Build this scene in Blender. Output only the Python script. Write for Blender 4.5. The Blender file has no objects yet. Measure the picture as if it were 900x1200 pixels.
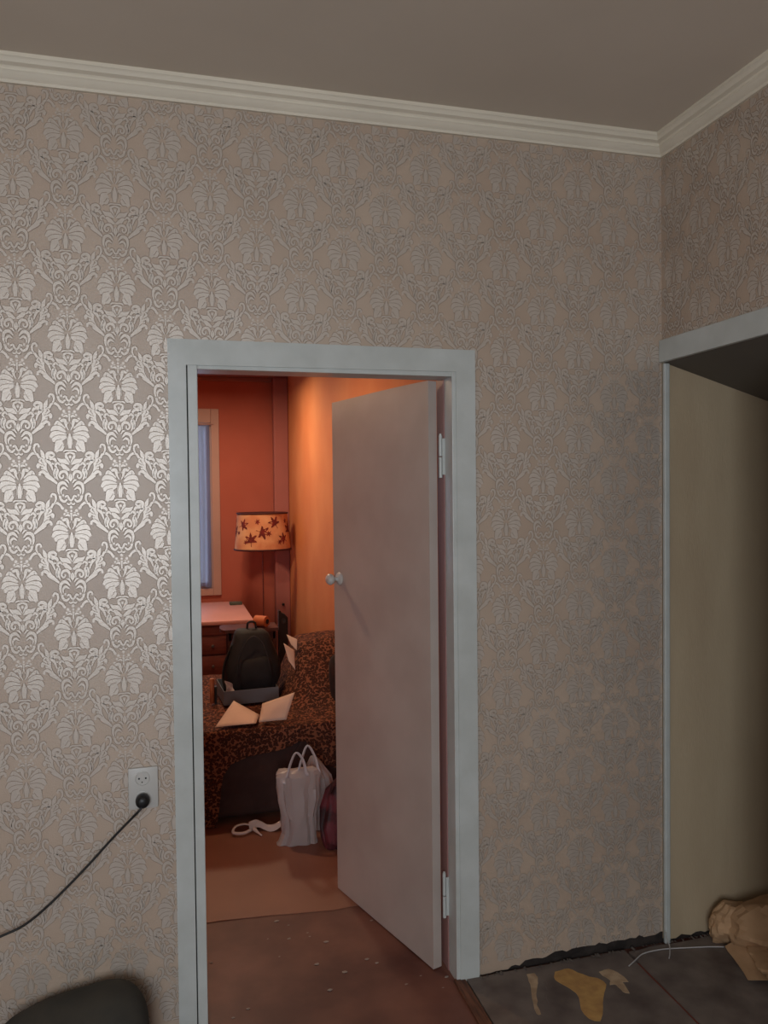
import bpy, bmesh, math, random
from mathutils import Vector, Matrix, noise
random.seed(7)
C = bpy.context.scene.collection
PI = math.pi

# ------------------------------------------------------------------ camera, world, lights, exposure
def cam_axes(yaw, pitch, roll):
    cy, sy = math.cos(yaw), math.sin(yaw); cp, sp = math.cos(pitch), math.sin(pitch)
    fw = Vector((sy*cp, cy*cp, sp)); r = Vector((cy, -sy, 0)); u = r.cross(fw)
    cr, sr = math.cos(roll), math.sin(roll)
    return cr*r + sr*u, -sr*r + cr*u, fw
cd = bpy.data.cameras.new('camera'); cam = bpy.data.objects.new('camera', cd); C.objects.link(cam)
r_, u_, f_ = cam_axes(.26448, -.02559, -.01079)
cam.matrix_world = Matrix(((r_.x, u_.x, -f_.x, -.958), (r_.y, u_.y, -f_.y, -2.4063), (r_.z, u_.z, -f_.z, 1.6154), (0, 0, 0, 1)))
cd.sensor_fit = 'VERTICAL'; cd.sensor_height = 24; cd.lens = 24*922.24/1200; cd.clip_start = .02
bpy.context.scene.camera = cam

w = bpy.data.worlds.new('sky'); bpy.context.scene.world = w; w.use_nodes = True
bg = w.node_tree.nodes['Background']; bg.inputs[0].default_value = (.62, .76, 1, 1); bg.inputs[1].default_value = .9

def area(name, loc, rot, sx, sy, power, col, shape='RECTANGLE', spread=PI):
    l = bpy.data.lights.new(name, 'AREA'); l.shape = shape; l.size = sx; l.size_y = sy; l.energy = power; l.color = col
    l.spread = spread
    o = bpy.data.objects.new(name, l); C.objects.link(o); o.location = loc; o.rotation_euler = rot; return o
# daylight coming in through the window behind the camera, and through the far room's window
area('window_daylight', (-1.60, -4.16, 1.62), (PI/2, 0, 0), 1.3, 1.45, 35, (.87, .94, 1.0))
area('far_window_daylight', (-1.15, 4.36, 1.5), (-PI/2, 0, 0), .95, 1.3, 2.2, (.55, .68, 1.0))
# warm bulb of the far room's ceiling lamp
pl_ = bpy.data.lights.new('far_ceiling_lamp_light', 'POINT'); pl_.energy = 20; pl_.color = (1, .66, .40); pl_.shadow_soft_size = .035
po_ = bpy.data.objects.new('far_ceiling_lamp_light', pl_); C.objects.link(po_); po_.location = (-1.05, 1.70, 2.375)
area('added_far_lamp_light', (-.66, 3.25, 2.478), (0, 0, 0), .28, .28, 11, (1, .76, .52), 'DISK')  # unseen second lamp, added to brighten the orange wall and far end

vs = bpy.context.scene.view_settings
vs.view_transform = 'Standard'; vs.look = 'None'; vs.exposure = .78; vs.gamma = 1; vs.use_curve_mapping = False

# ------------------------------------------------------------------ materials
def lin(c): return tuple((x/255/12.92 if x/255 <= .04045 else ((x/255+.055)/1.055)**2.4) for x in c)
def mat(name, col, rough=.6, metal=0, var=None, scale=4, amt=.5, bump=0, bscale=60, spec=.5, detail=4, trans=0, alpha=1, stretch=None, sheen=0):
    """procedural material: colour, noise variation towards var, fine bump"""
    m = bpy.data.materials.new(name); m.use_nodes = True; nt = m.node_tree; N = nt.nodes; L = nt.links
    b = N['Principled BSDF']; c = lin(col)
    b.inputs['Base Color'].default_value = (*c, 1); b.inputs['Roughness'].default_value = rough
    b.inputs['Metallic'].default_value = metal; b.inputs['Specular IOR Level'].default_value = spec
    b.inputs['Transmission Weight'].default_value = trans; b.inputs['Alpha'].default_value = alpha
    tc = N.new('ShaderNodeTexCoord'); src = tc.outputs['Object']
    if stretch:
        mp = N.new('ShaderNodeMapping'); mp.inputs['Scale'].default_value = stretch; L.new(src, mp.inputs[0]); src = mp.outputs[0]
    n = N.new('ShaderNodeTexNoise'); n.inputs['Scale'].default_value = scale; n.inputs['Detail'].default_value = detail
    L.new(src, n.inputs['Vector'])
    r = N.new('ShaderNodeValToRGB'); r.color_ramp.elements[0].position = .5-amt/2*.6; r.color_ramp.elements[1].position = .5+amt/2*.6
    v = lin(var) if var else tuple(x*.93 for x in c)
    r.color_ramp.elements[0].color = (*v, 1); r.color_ramp.elements[1].color = (*c, 1)
    L.new(n.outputs['Fac'], r.inputs[0]); L.new(r.outputs[0], b.inputs['Base Color'])
    if bump:
        n2 = N.new('ShaderNodeTexNoise'); n2.inputs['Scale'].default_value = bscale; n2.inputs['Detail'].default_value = 3
        L.new(src, n2.inputs['Vector'])
        bp = N.new('ShaderNodeBump'); bp.inputs['Strength'].default_value = bump; bp.inputs['Distance'].default_value = .004
        L.new(n2.outputs['Fac'], bp.inputs['Height']); L.new(bp.outputs[0], b.inputs['Normal'])
    return m
def leopard(name, bright=(132, 82, 58), dark=(54, 33, 27)):
    m = bpy.data.materials.new(name); m.use_nodes = True; nt = m.node_tree; N = nt.nodes; L = nt.links
    b = N['Principled BSDF']; b.inputs['Roughness'].default_value = .9; b.inputs['Specular IOR Level'].default_value = .15
    tc = N.new('ShaderNodeTexCoord')
    n = N.new('ShaderNodeTexNoise'); n.inputs['Scale'].default_value = 28; n.inputs['Detail'].default_value = 2
    L.new(tc.outputs['Object'], n.inputs['Vector'])
    add = N.new('ShaderNodeVectorMath'); add.operation = 'MULTIPLY_ADD'; add.inputs[1].default_value = (.030,)*3
    L.new(n.outputs['Color'], add.inputs[0]); L.new(tc.outputs['Object'], add.inputs[2])
    v = N.new('ShaderNodeTexVoronoi'); v.inputs['Scale'].default_value = 78; L.new(add.outputs[0], v.inputs['Vector'])
    r = N.new('ShaderNodeValToRGB'); e = r.color_ramp.elements
    e[0].position = 0; e[0].color = (*lin((92, 48, 28)), 1)
    e[1].position = .26; e[1].color = (*lin((80, 42, 25)), 1)
    for p, c in ((.32, dark), (.52, dark), (.68, bright), (1, bright)):
        x = e.new(p); x.color = (*lin(c), 1)
    L.new(v.outputs['Distance'], r.inputs[0]); L.new(r.outputs[0], b.inputs['Base Color'])
    return m

M = {}
M['paper'] = mat('wallpaper_ground', (186, 166, 147), .43, var=(178, 156, 137), scale=3, bump=.12, bscale=260, spec=.85)
M['ink'] = mat('wallpaper_pearl_ink', (196, 184, 172), .37, metal=.28, var=(190, 178, 166), scale=40, spec=.75, bump=.10, bscale=300)
M['outline'] = mat('wallpaper_contour_line', (150, 134, 119), .6, spec=.3)
M['beige'] = mat('beige_wallcovering', (184, 165, 136), .8, var=(172, 152, 124), scale=5, bump=.15, bscale=180, stretch=(1, 1, .25))
M['ceiling'] = mat('ceiling_paint', (214, 203, 188), .9, var=(209, 198, 183), scale=2)
M['cornice'] = mat('cornice_polystyrene', (226, 217, 198), .7)
M['white'] = mat('white_gloss_paint', (194, 198, 195), .33, var=(183, 187, 183), scale=9, bump=.12, bscale=22)
M['leafpaint'] = mat('door_leaf_paint', (186, 174, 166), .42, var=(176, 163, 155), scale=5, bump=.25, bscale=9)
M['plaster'] = mat('dark_gap_plaster', (56, 48, 44), .95, var=(36, 29, 27), scale=20, bump=.5)  # darkness of the gap at the wall foot put into the plaster colour
M['dark'] = mat('dark_grey_panel', (104, 98, 88), .85)
M['redfloor'] = mat('worn_red_floor_paint', (114, 72, 60), .55, var=(76, 38, 34), scale=4, amt=.5, bump=.3, bscale=14)
M['lino'] = mat('brown_linoleum', (138, 92, 72), .50, var=(126, 82, 64), scale=3)
M['hard'] = mat('worn_grey_hardboard', (126, 114, 106), .62, var=(80, 68, 64), scale=9, amt=.8, bump=.35, bscale=30, detail=7)
M['ochre'] = mat('ochre_patch', (196, 154, 92), .7, var=(172, 130, 78), scale=30)
M['tan'] = mat('tan_patch', (190, 164, 134), .7, var=(160, 134, 106), scale=30)
M['rawwood'] = mat('raw_wood', (112, 70, 48), .7, var=(70, 40, 28), scale=10, stretch=(8, 1, 8), bump=.3)
M['orange'] = mat('orange_plaster_lit', (212, 134, 80), .8, var=(202, 118, 66), scale=2.2, bump=.15)  # lit copy of the far room's paint, made lighter
M['orange_shaded'] = mat('orange_plaster_shaded', (176, 94, 76), .85, var=(166, 86, 68), scale=2)  # same paint as the orange wall, its dimmer light put into the colour
M['farceil'] = mat('far_ceiling_paint', (150, 100, 92), .9)
M['mauve'] = mat('mauve_plaster', (166, 100, 92), .8)
M['winframe'] = mat('old_window_paint', (176, 140, 130), .6)
M['black'] = mat('black_plastic', (24, 24, 25), .45)
M['hole'] = mat('socket_holes', (20, 18, 18), .9)
M['plate'] = mat('white_socket_plastic', (192, 190, 185), .4)
M['backpack'] = mat('black_nylon', (26, 25, 26), .75, var=(18, 17, 18), scale=20, bump=.3, bscale=30)
M['zip'] = mat('dark_grey_zip', (44, 42, 42), .5)
M['greybox'] = mat('grey_card', (112, 118, 122), .7)
M['sheet'] = mat('paper_sheet', (214, 186, 166), .85, var=(206, 176, 156), scale=8)
M['cloth'] = mat('white_cloth', (190, 176, 172), .95)
M['leo'] = leopard('leopard_throw')
M['sofabrown'] = mat('dark_brown_upholstery', (66, 44, 38), .95, var=(56, 36, 32), scale=12, bump=.3, bscale=120)
M['darkcushion'] = mat('dark_cushion_fabric', (52, 28, 22), .95, var=(34, 18, 15), scale=18)
M['desk'] = mat('desk_laminate', (206, 150, 142), .45)
M['desk_side'] = mat('desk_wood', (118, 56, 42), .6, var=(98, 44, 34), scale=8, stretch=(1, 1, 8))
M['chairwood'] = mat('chair_wood', (86, 44, 34), .55, var=(66, 32, 26), scale=8)
M['lightwood'] = mat('light_wood', (206, 148, 108), .6, var=(150, 80, 46), scale=8, stretch=(6, 6, 1))
M['shade'] = mat('lampshade_fabric', (212, 156, 112), .9, var=(190, 120, 82), scale=9)
M['shade_print'] = mat('lampshade_leaf_print', (120, 30, 24), .9, var=(92, 24, 20), scale=30)
M['shade_trim'] = mat('lampshade_trim', (64, 16, 16), .8)
M['kraft'] = mat('kraft_paper', (186, 150, 114), .85, var=(160, 124, 90), scale=7, bump=.3, bscale=25)
M['redbag'] = mat('dark_red_bag', (46, 16, 20), .6, var=(104, 40, 48), scale=13, amt=.25)
M['pink'] = mat('pink_bag_print', (170, 70, 80), .7)
M['dusk'] = mat('dark_grey_cloth', (72, 66, 57), .95, var=(54, 52, 47), scale=8)
M['green'] = mat('dark_green_plastic', (70, 78, 66), .6)
M['chip'] = mat('plaster_chip', (150, 138, 130), .9)
M['cable'] = mat('white_cable', (182, 178, 176), .6)
M['roll'] = mat('orange_roll', (190, 104, 62), .7)
M['metal'] = mat('dull_metal', (120, 112, 108), .4, metal=.8)
def thin(name, col, alpha, rough=.4):
    m = bpy.data.materials.new(name); m.use_nodes = True; N = m.node_tree.nodes; L = m.node_tree.links
    b = N['Principled BSDF']; b.inputs['Base Color'].default_value = (*lin(col), 1); b.inputs['Roughness'].default_value = rough
    tl = N.new('ShaderNodeBsdfTranslucent'); tl.inputs[0].default_value = (*lin(col), 1)
    mx = N.new('ShaderNodeMixShader'); mx.inputs[0].default_value = .35
    L.new(b.outputs[0], mx.inputs[1]); L.new(tl.outputs[0], mx.inputs[2])
    tr = N.new('ShaderNodeBsdfTransparent'); m2 = N.new('ShaderNodeMixShader'); m2.inputs[0].default_value = alpha
    L.new(tr.outputs[0], m2.inputs[1]); L.new(mx.outputs[0], m2.inputs[2]); L.new(m2.outputs[0], N['Material Output'].inputs[0])
    return m
M['plastic'] = thin('thin_white_plastic', (206, 196, 194), .80, .3)
M['lace'] = thin('blue_grey_lace', (118, 124, 150), .90, .8)
M['glass'] = thin('window_glass', (200, 215, 225), .10, .05)

# ------------------------------------------------------------------ mesh helpers
ORG = {}
def mk(name, verts, faces, m, parent=None, smooth=False, mats=None, midx=None, loc=None):
    """ONE mesh object from world-space vertices; child meshes share their thing's origin"""
    if parent is not None: o0 = ORG[parent.name]
    elif loc is not None: o0 = Vector(loc)
    else:
        xs = [v[0] for v in verts]; ys = [v[1] for v in verts]; zs = [v[2] for v in verts]
        o0 = Vector(((min(xs)+max(xs))/2, (min(ys)+max(ys))/2, min(zs)))
    me = bpy.data.meshes.new(name)
    me.from_pydata([(v[0]-o0.x, v[1]-o0.y, v[2]-o0.z) for v in verts], [], faces)
    for x in (mats or [m]): me.materials.append(x)
    if midx: me.polygons.foreach_set('material_index', midx)
    if smooth: me.polygons.foreach_set('use_smooth', [True]*len(me.polygons))
    me.update()
    o = bpy.data.objects.new(name, me); C.objects.link(o)
    if parent is not None: o.parent = parent
    else: o.location = o0
    ORG[o.name] = o0
    return o
def empty(name, loc, label=None, cat=None, group=None, kind=None):
    o = bpy.data.objects.new(name, None); C.objects.link(o); o.location = loc; o.empty_display_size = .05
    ORG[o.name] = Vector(loc); tag(o, label, cat, group, kind); return o
def tag(o, label=None, cat=None, group=None, kind=None):
    for k, v in (('label', label), ('category', cat), ('group', group), ('kind', kind)):
        if v: o[k] = v
    return o
class G:
    """geometry collector"""
    def __init__(s): s.v = []; s.f = []
    def add(s, v, f):
        n = len(s.v); s.v += [tuple(x) for x in v]; s.f += [tuple(i+n for i in q) for q in f]; return s
    def box(s, a, b, bev=0, rot=None, piv=None, seg=2):
        bm = bmesh.new(); bmesh.ops.create_cube(bm, size=1)
        c = [(a[i]+b[i])/2 for i in range(3)]; d = [abs(b[i]-a[i]) for i in range(3)]
        for v in bm.verts: v.co = Vector((v.co.x*d[0], v.co.y*d[1], v.co.z*d[2]))
        if bev: bmesh.ops.bevel(bm, geom=bm.edges[:], offset=min(bev, min(d)*.45), segments=seg, profile=.5, affect='EDGES')
        mt = Matrix.Translation(c)
        if rot is not None:
            p = Vector(piv if piv else c); mt = Matrix.Translation(p) @ rot @ Matrix.Translation(-p) @ mt
        bmesh.ops.transform(bm, matrix=mt, verts=bm.verts[:]); s.bm(bm); return s
    def bm(s, bm):
        bm.verts.ensure_lookup_table(); bm.verts.index_update()
        s.add([v.co[:] for v in bm.verts], [[v.index for v in f.verts] for f in bm.faces]); bm.free(); return s
    def tube(s, pts, r, n=8, cap=True, flat=1.0):
        pts = [Vector(p) for p in pts]; rr = r if isinstance(r, (list, tuple)) else [r]*len(pts); V = []; F = []
        pn = None
        for i, p in enumerate(pts):
            t = (pts[min(i+1, len(pts)-1)]-pts[max(i-1, 0)]).normalized()
            if pn is None: pn = t.orthogonal().normalized()
            pn = (pn-t*pn.dot(t)).normalized(); b = t.cross(pn)
            for k in range(n):
                a = 2*PI*k/n; V.append(p+(pn*math.cos(a)+b*math.sin(a)*flat)*rr[i])
        for i in range(len(pts)-1):
            for k in range(n): F.append((i*n+k, i*n+(k+1) % n, (i+1)*n+(k+1) % n, (i+1)*n+k))
        if cap: F.append(tuple(range(n))[::-1]); F.append(tuple((len(pts)-1)*n+k for k in range(n)))
        return s.add(V, F)
    def lathe(s, prof, base, axis=(0, 0, 1), n=24):
        ax = Vector(axis).normalized(); x = ax.orthogonal().normalized(); y = ax.cross(x); base = Vector(base); V = []; F = []
        for (r, h) in prof:
            for k in range(n):
                a = 2*PI*k/n; V.append(base+ax*h+(x*math.cos(a)+y*math.sin(a))*r)
        for i in range(len(prof)-1):
            for k in range(n): F.append((i*n+k, i*n+(k+1) % n, (i+1)*n+(k+1) % n, (i+1)*n+k))
        F.append(tuple(range(n))[::-1]); F.append(tuple((len(prof)-1)*n+k for k in range(n)))
        return s.add(V, F)
    def prism(s, poly, d):
        """poly: world points of a planar outline, d: extrusion vector"""
        n = len(poly); d = Vector(d); V = [Vector(p) for p in poly]+[Vector(p)+d for p in poly]
        F = [tuple(range(n))[::-1], tuple(range(n, 2*n))]+[(i, (i+1) % n, n+(i+1) % n, n+i) for i in range(n)]
        return s.add(V, F)
    def build(s, name, m, parent=None, smooth=False, loc=None): return mk(name, s.v, s.f, m, parent, smooth, loc=loc)
def bez(p, n=10):
    """Catmull-Rom through the points"""
    P = [Vector(q) for q in p]; P = [P[0]*2-P[1]]+P+[P[-1]*2-P[-2]]; o = []
    for i in range(1, len(P)-2):
        for k in range(n):
            t = k/n; o.append(.5*((2*P[i])+(P[i+1]-P[i-1])*t+(2*P[i-1]-5*P[i]+4*P[i+1]-P[i+2])*t*t+(-P[i-1]+3*P[i]-3*P[i+1]+P[i+2])*t**3))
    o.append(P[-2]); return o
def sharp(o, ang=40):
    for p in o.data.polygons: p.use_smooth = True
    o.data.set_sharp_from_angle(angle=math.radians(ang)); return o
def st(name, g, m, parent=None):
    o = g.build(name, m, parent); 
    if parent is None: tag(o, kind='structure')
    return o

# ------------------------------------------------------------------ damask motif (embossed pearl ink of the wallpaper)
MV = []; MF = []; MK = []; MM = []   # MK: layer of each vertex, so overlapping strokes never share a plane
def strip(pts, wd, n=5):
    pts = bez([(x, y, 0) for x, y in pts], n)
    for extra, mi in ((9, 2), (0, 1)): strip_layer(pts, wd, extra, mi)
def strip_layer(pts, wd, extra, mi):
    m = len(pts); lay = len(set(MK))+1
    for sgn in (1, -1):
        i0 = len(MV)
        for i, p in enumerate(pts):
            t = i/(m-1); q = t*(len(wd)-1); k = min(int(q), len(wd)-2); ww = (wd[k]+(wd[k+1]-wd[k])*(q-k))*1.18+2+extra
            tg = (pts[min(i+1, m-1)]-pts[max(i-1, 0)]).normalized(); nn = Vector((-tg.y, tg.x, 0))*ww/2
            MV.append(((p.x+nn.x)*sgn, p.y+nn.y)); MV.append(((p.x-nn.x)*sgn, p.y-nn.y)); MK.extend([lay+.5*(sgn < 0)]*2)
        for i in range(m-1):
            q = (i0+2*i, i0+2*i+1, i0+2*i+3, i0+2*i+2); MF.append(q if sgn > 0 else q[::-1]); MM.append(mi)
def dot(x, y, r, mirror=True):
    lay = len(set(MK))+1
    for sgn in ((1, -1) if mirror and x else (1,)):
        i0 = len(MV); MV.extend([((x+r*math.cos(a*PI/4))*sgn, y+r*math.sin(a*PI/4)) for a in range(8)]); MK.extend([lay+.5*(sgn < 0)]*8); MF.append(tuple(range(i0, i0+8))); MM.append(1)
# crown of beads on top
dot(0, 808, 13, False); dot(0, 778, 10, False); dot(46, 780, 13); dot(30, 758, 12); dot(58, 752, 11); dot(0, 752, 12, False)
strip([(0, 745), (0, 700)], (8, 12)); strip([(12, 735), (28, 745), (52, 738)], (12, 16, 8))
strip([(10, 690), (24, 660), (10, 628)], (6, 12, 6)); dot(82, 720, 11)
# palmette: fan of lobed leaves
strip([(26, 650), (40, 705), (80, 700)], (14, 26, 16)); strip([(40, 640), (80, 672), (106, 690), (128, 668)], (16, 26, 24, 12))
strip([(34, 612), (80, 640), (130, 645), (158, 618)], (16, 30, 32, 16)); strip([(30, 590), (90, 600), (140, 596), (166, 566)], (14, 30, 34, 18))
strip([(26, 575), (80, 560), (120, 552), (150, 545)], (16, 46, 44, 22)); strip([(60, 530), (100, 515), (128, 500)], (40, 52, 26))
strip([(96, 520), (108, 480), (124, 452)], (50, 44, 22)); strip([(0, 600), (14, 560), (22, 510)], (8, 20, 10)); strip([(0, 590), (8, 540), (4, 480)], (12, 20, 16))
strip([(56, 500), (74, 470), (96, 462)], (18, 24, 10)); strip([(0, 462), (36, 462), (56, 452)], (8, 10, 10))
# band of leaves under the palmette
strip([(0, 446), (20, 440), (42, 430)], (10, 14, 14)); strip([(38, 425), (28, 396), (4, 362)], (16, 24, 6)); dot(0, 410, 12, False)
strip([(10, 350), (46, 372), (80, 378), (110, 400)], (8, 36, 30, 6)); strip([(6, 302), (40, 318), (64, 340), (96, 352)], (12, 34, 26, 4))
# paired inner scrolls
strip([(30, 222), (24, 258), (44, 290), (80, 286), (96, 258), (80, 236), (62, 246), (64, 262)], (6, 16, 20, 18, 14, 12, 10, 12))
strip([(108, 224), (124, 262), (112, 296), (124, 310), (140, 280), (132, 236)], (8, 20, 22, 20, 14, 8))
strip([(0, 212), (10, 240), (4, 272)], (8, 16, 4)); strip([(14, 196), (34, 220), (52, 222)], (6, 14, 6))
# large side branch sweeping out and up
strip([(96, 176), (150, 222), (200, 262), (226, 320), (222, 380), (238, 440), (252, 470)], (8, 22, 34, 40, 36, 24, 4))
strip([(150, 300), (170, 352), (196, 388), (150, 400), (122, 372), (140, 352), (158, 360)], (8, 18, 30, 24, 14, 10, 12))
strip([(196, 392), (196, 432), (160, 444), (136, 424), (150, 410)], (16, 24, 20, 14, 10)); dot(176, 416, 9)
strip([(112, 322), (128, 340), (108, 360), (88, 342)], (8, 16, 16, 8)); strip([(226, 330), (262, 350), (280, 340), (276, 318)], (12, 20, 18, 12))
dot(276, 332, 15); strip([(206, 270), (236, 290), (268, 280)], (20, 22, 12)); dot(262, 268, 12)
strip([(236, 388), (264, 404), (282, 432), (312, 440), (344, 420), (356, 398)], (14, 16, 16, 18, 16, 18)); dot(362, 396, 12)
strip([(290, 436), (306, 470), (300, 504), (276, 512), (262, 496)], (8, 14, 16, 14, 10)); dot(266, 494, 10); strip([(236, 352), (262, 376), (250, 396)], (8, 18, 6))
# urn at the foot
strip([(24, 166), (60, 200), (98, 186), (108, 140), (100, 104)], (8, 22, 22, 16, 8)); strip([(30, 142), (60, 160), (84, 140), (82, 108)], (6, 18, 14, 6))
strip([(100, 96), (84, 62), (56, 46), (30, 66)], (12, 18, 16, 12)); strip([(50, 84), (30, 92), (14, 66), (0, 54)], (12, 16, 14, 10))
dot(92, 84, 12); dot(66, 98, 10); dot(0, 36, 11, False); strip([(0, 30), (22, 24), (34, 34)], (8, 12, 8)); dot(0, 6, 8, False); dot(40, 60, 8)
LAY = {k: i for i, k in enumerate(sorted(set(MK)))}; ML = [.0003+.000008*LAY[k] for k in MK]
SX, SZ = .269/870, .283/808
def motifs(x0, x1, z0, z1, holes, xoff, zoff, put, V, F, I):
    """motif copies clipped to a wall rectangle, holes left out; put maps (x,z) to the wall"""
    keep = lambda x, z: x0 < x < x1 and z0 < z < z1 and not any(a < x < b and c < z < d for a, b, c, d in holes)
    for ci in range(int((x0-xoff)/.1345)-2, int((x1-xoff)/.1345)+3):
        xc = xoff+ci*.1345
        for k in range(-8, 9):
            zb = zoff+k*.283+(.1415 if ci % 2 else 0)-605*SZ
            P = [(xc+x*SX, zb+y*SZ) for x, y in MV]
            if not any(keep(*p) for p in (P[0], P[len(P)//3], P[len(P)//2], P[-1], (xc, zb), (xc-.12, zb+.15), (xc+.12, zb+.15))): continue
            ok = [keep(*p) for p in P]; mp = {}
            for f, fm in zip(MF, MM):
                if all(ok[i] for i in f):
                    q = []
                    for i in f:
                        if i not in mp: mp[i] = len(V); V.append(put(*P[i], ML[i]))
                        q.append(mp[i])
                    F.append(tuple(q)); I.append(fm)

# ------------------------------------------------------------------ near room
ZC = 2.82
XW = .703
def ragged(x0, x1, z, amp, step=.025, seed=1):
    rnd = random.Random(seed); o = []; x = x0
    while x < x1:
        o.append((x, z+rnd.uniform(0, amp)+.6*amp*noise.noise((x*9, seed, 0)))); x += step*rnd.uniform(.5, 1.3)
    return o
# front wall: plaster body with the door opening + wallpaper layer whose bottom edge is torn
g = G(); g.box((-2.7, .006, 0), (-.905, .08, ZC)); g.box((-.905, .006, 2.02), (-.045, .08, ZC)); g.box((-.045, .006, .0), (2.0, .08, ZC))
V = list(g.v); F = list(g.f); I = [3]*len(F)
def layer(poly):
    n = len(V); V.extend([(x, 0, z) for x, z in poly]); V.extend([(x, .006, z) for x, z in poly]); k = len(poly)
    F.append(tuple(range(n, n+k))); I.append(0)
    for i in range(k): F.append((n+(i+1) % k, n+i, n+k+i, n+k+(i+1) % k)); I.append(0)
layer([(-2.6, .006), (-.91, .006), (-.91, ZC), (-2.6, ZC)])
layer([(-.91, 2.02), (-.045, 2.02), (-.045, ZC), (-.91, ZC)])
rg = ragged(-.045, .12, .006, .004, seed=3)+ragged(.12, XW-.004, .014, .016, seed=4)
rg = [(x, z+(.016*max(0, min(1, (x-.1)/.25)))) for x, z in rg]
layer(rg+[(XW, rg[-1][1]), (XW, ZC), (-.045, ZC)])
motifs(-2.6, XW, .04, ZC-.06, [(-.93, -.03, -1, 2.04)], -1.233, 1.51, lambda x, z, d: (x, -d, z), V, F, I)
o = mk('wall_front', V, F, None, mats=[M['paper'], M['ink'], M['outline'], M['plaster']], midx=I, loc=(0, 0, 0)); tag(o, kind='structure')
# right wall with the wide opening: header above, pier beside it
V = []; F = []; I = []
g = G(); g.box((XW, -4.2, 2.09), (XW+.11, 0, ZC)); g.box((XW, -4.2, 0), (XW+.11, -.60, 2.09))
V += g.v; F += g.f; I += [0]*len(g.f)
motifs(0, 2.5, 0.02, ZC-.06, [(-1, .60, -1, 2.12)], .07, 1.51, lambda x, z, d: (XW-d, -x, z), V, F, I)
o = mk('wall_right', V, F, None, mats=[M['paper'], M['ink'], M['outline']], midx=I, loc=(XW, 0, 0)); tag(o, kind='structure')
st('wall_left', G().box((-2.7, -4.3, 0), (-2.6, 0, ZC)), M['paper'])
g = G(); g.box((-2.7, -4.3, 0), (-2.27, -4.2, ZC)); g.box((-.93, -4.3, 0), (2.0, -4.2, ZC)); g.box((-2.27, -4.3, 0), (-.93, -4.2, .86)); g.box((-2.27, -4.3, 2.38), (-.93, -4.2, ZC))
st('wall_back', g, M['paper'])
st('ceiling', G().box((-2.7, -4.3, ZC), (2.0, .08, ZC+.08)), M['ceiling'])
st('floor', G().box((-2.7, -4.3, -.08), (2.0, 4.5, 0)), M['redfloor'])
# window behind the camera
w1 = empty('window_1', (-1.6, -4.24, .86), kind='structure')
g = G(); g.box((-2.27, -4.28, .86), (-2.21, -4.22, 2.38)); g.box((-.99, -4.28, .86), (-.93, -4.22, 2.38)); g.box((-2.21, -4.28, .86), (-.99, -4.22, .92)); g.box((-2.21, -4.28, 2.32), (-.99, -4.22, 2.38)); g.box((-1.63, -4.28, .92), (-1.57, -4.22, 2.32))
g.build('window_frame', M['white'], w1)
for a, b in ((-2.21, -1.63), (-1.57, -.99)): G().box((a, -4.255, .92), (b, -4.25, 2.32)).build('window_pane', M['glass'], w1)
G().box((-2.33, -4.3, .82), (-.87, -4.05, .855), .006).build('window_sill', M['white'], w1)

# cornices
def cornice(prof, a, b, name):
    """prof: (offset from wall, drop from ceiling); a, b: corner-mitred ends along the wall with inward normal"""
    (ax, ay, anx, any_), (bx, by, bnx, bny) = a, b
    V = []; n = len(prof)
    for (x, y, nx, ny) in (a, b):
        for (o, d) in prof: V.append((x+nx*o, y+ny*o, ZC-d))
    F = [(i, (i+1) % n, n+(i+1) % n, n+i) for i in range(n)]+[tuple(range(n))[::-1], tuple(range(n, 2*n))]
    ob = mk(name, V, F, M['cornice']); tag(ob, kind='structure'); return sharp(ob, 30)
prof = [(0, 0), (.056, 0), (.056, .010), (.050, .014), (.046, .022), (.034, .027), (.031, .031), (.031, .036), (.026, .040), (.020, .050), (.013, .055), (.010, .062), (0, .062)]
cornice(prof, (-2.6, 0, 1, -1), (XW, 0, -1, -1), 'trim_1')
cornice(prof, (XW, 0, -1, -1), (XW, -4.2, -1, 1), 'trim_2')
cornice(prof, (-2.6, -4.2, 1, 1), (-2.6, 0, 1, -1), 'trim_3')
# header board and corner strip of the opening
st('trim_4', G().box((XW-.014, -4.2+3.55, 2.054), (XW+.005, -.002, 2.131), .003), M['white'])
st('trim_5', G().box((XW+.001, -.016, .004), (XW+.022, -.0005, 2.052), .004), M['white'])
# niche behind the opening: beige wall in line with the front wall, dark panel sloped to draw the diagonal upper edge
g = G(); poly = [(x, z) for x, z in ragged(XW+.004, 1.9, .012, .012, seed=9)]
poly = poly+[(1.9, 2.3), (XW+.004, 2.3)]
g.prism([(x, .006, z) for x, z in poly], (0, -.007, 0))
st('wall_niche', g, M['beige'])
st('wall_niche_side', G().box((1.9, -4.2, 0), (2.0, .08, ZC)), M['beige'])
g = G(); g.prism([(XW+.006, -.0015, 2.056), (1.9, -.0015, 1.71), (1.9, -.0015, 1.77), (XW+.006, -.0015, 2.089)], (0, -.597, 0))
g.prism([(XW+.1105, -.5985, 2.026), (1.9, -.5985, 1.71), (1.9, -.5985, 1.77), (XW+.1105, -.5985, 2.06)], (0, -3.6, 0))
st('ceiling_niche', g, M['dark'])

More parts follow.
